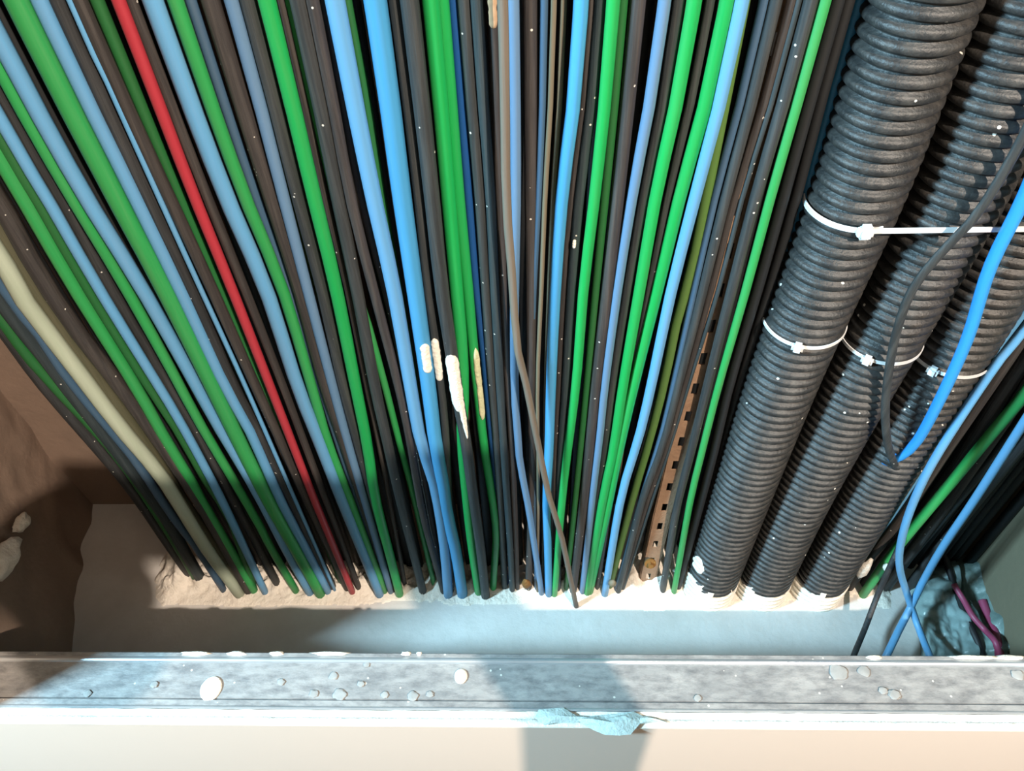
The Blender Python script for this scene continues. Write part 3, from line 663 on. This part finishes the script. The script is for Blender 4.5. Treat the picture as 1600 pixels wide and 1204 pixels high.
loose('bM', 15, 2, [(1680, 400, ('y', W - .02)), (1600, 515, ('y', W - .02)), (1557, 568, ('y', W - .03)), (1484, 678, ('y', W - .04)), (1440, 755, ('y', W - .05)), (1413, 825, ('y', W - .05)), (1405, 880, ('y', W - .05)), (1418, 930, ('y', W - .055)), (1437, 985, ('y', .625)), (1455, 1030, ('y', .56)), (1462, 1050, ('z', zf))],
      'loose light blue cable bowing left then down to the shaft floor', G)
loose('bM', 13, 2, [(1700, 505, ('y', W - .03)), (1600, 660, ('y', W - .03)), (1525, 777, ('y', W - .035)), (1474, 853, ('y', W - .04)), (1444, 905, ('y', W - .045)), (1422, 950, ('y', .66)), (1404, 985, ('y', .62)), (1384, 1026, ('y', .572)), (1372, 1046, ('z', zf))],
      'loose light blue cable slanting straight down left to the shaft floor', G)
loose('K', 9, 1, [(1424, 812, ('y', W + .01)), (1392, 882, ('y', W - .035)), (1371, 930, ('y', W - .05)), (1352, 980, ('y', .63)), (1334, 1024, ('y', .575)), (1328, 1046, ('z', zf))],
      'thin loose black cable slanting down to the floor beside the rightmost conduit', G)

# plaster smear on the brown cables at the right foot, and a chip
tag(blob('mortar_lump', onY(1350, 888, W - .02), (.011, .008, .034), M_mortar, None, 2, .4, 8), 'tall lump of mortar smeared on cables right of the conduits', 'mortar lump', 'mortar lumps')
tag(blob('mortar_lump', onY(1386, 886, W - .02), (.007, .006, .010), M_plaster, None, 2, .5, 9), 'small white mortar chip stuck beside the thin loose black cable', 'mortar lump', 'mortar lumps')
# lumps on the left
for i, (px, py, s, lab) in enumerate([(33, 817, .016, 'small pale mortar lump high on the left wall ledge'), (6, 872, .030, 'large pale mortar lump at the left edge of the picture'), (20, 858, .014, 'pale mortar crumb resting against the large lump at the left edge')]):
    p = onX(px, py, -.925); tag(blob('mortar_lump', p, (s * .7, s * 1.2, s * .7), M_mortar, None, 3, .5, 20 + i), lab, 'mortar lump', 'mortar lumps')

# ------------------------------------------------------------------ plastic, foil and pink cables in the right corner
def crumple(name, quad, hfun, m, label, catg, nu=50, nv=50, seed=0):
    A, B, Cc, D = [onZ(x, y, -H) for x, y in quad]
    v = []
    for j in range(nv):
        for i in range(nu):
            u = i / (nu - 1); w = j / (nv - 1); p = (A * (1 - u) + B * u) * (1 - w) + (D * (1 - u) + Cc * u) * w
            r1 = abs(N2(p.x, p.y, 16, seed)); r2 = abs(N2(p.x + .3, p.y, 37, seed + 1)); r3 = N2(p.x, p.y, 80, seed + 2)
            e = min(1, u / .12, (1 - u) / .05, w / .1, (1 - w) / .1) ** .7 if min(u, 1 - u, w, 1 - w) > 0 else 0
            z = hfun(u, w) * e + e * (.022 * r1 + .012 * r2 + .004 * r3)
            v.append((p.x + .01 * N2(p.x, p.y, 20, seed + 5), p.y + .01 * N2(p.x, p.y, 20, seed + 6), -H + .001 + z))
    f = [(j * nu + i, j * nu + i + 1, (j + 1) * nu + i + 1, (j + 1) * nu + i) for j in range(nv - 1) for i in range(nu - 1)]
    o = pyd(name, v, f, m, None, True); tag(o, label, catg); return o
crumple('plastic_sheet', [(1418, 905), (1480, 878), (1530, 1040), (1440, 1040)], lambda u, w: .005 + .02 * u, M_film, 'crumpled grey plastic sheet on the floor behind the two blue cable ends', 'plastic sheet', seed=3)
crumple('foil_wrap', [(1485, 868), (1536, 862), (1572, 1045), (1520, 1045)], lambda u, w: .01 + .05 * u ** 2, M_foil, 'crumpled grey-green foil heaped against the right wall', 'foil', seed=8)
loose(M_dark, 10, 1, [(1474, 858, ('y', .80)), (1488, 905, ('y', .745)), (1508, 960, ('y', .67)), (1528, 1004, ('y', .615)), (1540, 1040, ('y', .58))], 'dark strip standing in for the shade of the gap between sheet and foil', 'gap shade in the right corner')  # dark strip put in for the shade inside the gap
loose(M_pink, 9, 1, [(1490, 912, ('y', .725)), (1505, 936, ('y', .695)), (1520, 962, ('y', .66)), (1540, 985, ('y', .632)), (1556, 1004, ('y', .60)), (1566, 1040, ('y', .57))], 'thin pink cable winding over the foil, left of the straighter pink one', 'pink cables on the foil')
loose(M_pink, 13, 1, [(1535, 938, ('y', .70)), (1545, 965, ('y', .665)), (1555, 990, ('y', .63)), (1562, 1024, ('y', .59)), (1564, 1045, ('y', .57))], 'thicker straight pink cable on the foil at the right wall', 'pink cables on the foil')
o = box('steel_offcut', (-.018, .018, -.06, .06, 0, .03), M_galv, None, .002); o.location = onZ(1592, 1010, -H + .02) ; o.rotation_euler = (.1, 0, .1); tag(o, 'short grey steel offcut standing at the right wall beside the pink cables', 'steel offcut')

# ------------------------------------------------------------------ the room side, behind the lens
t = empty('hanging_lamp', LAMP + Vector((0, 0, .06))); tag(t, 'warm bare bulb in a small metal shade hanging from the room ceiling', 'lamp')
def lathe(name, prof_, m, parent, S=28):
    v = []; f = []
    for r, z in prof_:
        for k in range(S): a = 2 * math.pi * k / S; v.append((r * math.cos(a), r * math.sin(a), z))
    for i in range(len(prof_) - 1):
        for k in range(S): f.append((i * S + k, i * S + (k + 1) % S, (i + 1) * S + (k + 1) % S, (i + 1) * S + k))
    return pyd(name, v, f, m, parent, True)
lathe('shade', [(.012, .055), (.03, .05), (.06, .03), (.062, .026), (.03, .045), (.0, .05)], M_lampm, t)
lathe('bulb', [(.0, .008), (.014, .006), (.017, -.006), (.012, -.02), (.0, -.026)][::-1], M_bulb, t).location = (0, 0, .02)
tube('cord', [np.array((0, 0, .05)), np.array((0, 0, .15)), np.array((0, 0, TOP - LAMP.z - .06))], .004, M_dark, t, n=4, seg=8)
t = empty('light_panel', COOL); tag(t, 'cool white rectangular light panel hung in the room on the left', 'lamp')
q = (COOL_AIM - COOL).to_track_quat('-Z', 'Y'); t.rotation_euler = q.to_euler()
box('panel_frame', (-.20, .20, -.17, .17, .012, .04), M_lampm, t, .004); box('diffuser', (-.18, .18, -.15, .15, .006, .012), M_panel, t)
tube('hanger', [np.array((0, 0, .03)), np.array(q.inverted() @ Vector((0, 0, (TOP - COOL.z) * .5))), np.array(q.inverted() @ Vector((0, 0, TOP - COOL.z)))], .004, M_dark, t, n=4, seg=8)

YC = -.12
t = empty('shadow_post', (.37, YC, ROOM)); tag(t, 'timber upright with a plywood board, added behind the viewpoint to cast shadows', 'timber post')  # added out of view, shaped to cast the shadow column and band
box('post', (-.047, .063, -.02, .02, 0, -ROOM - .025), M_wood, t, .003)
box('base_plate', (-.2, .2, -.2, .2, 0, .02), M_ply, t, .003)
box('shadow_board', (-.345, .08, -.034, -.021, -ROOM - .190, -ROOM - .022), M_ply, t, .002)
t = empty('shadow_tin', (-.066, YC, -.322)); tag(t, 'black tin hung from the plywood board, added to cast a shadow', 'paint tin')  # added out of view to throw the shadow on the left
lathe('body', [(.0, .0), (.062, 0), (.066, .006), (.066, .15), (.069, .155), (.064, .155), (.06, .01), (0, .008)], M_bucket, t)
tube('handle', [np.array((-.066, 0, .145)), np.array((-.05, -.026, .18)), np.array((.02, -.036, .205)), np.array((.10, -.036, .215)), np.array((.10, -.03, .19)), np.array((.075, -.02, .16)), np.array((.066, 0, .145))], .003, M_dark, t, n=30, seg=8)
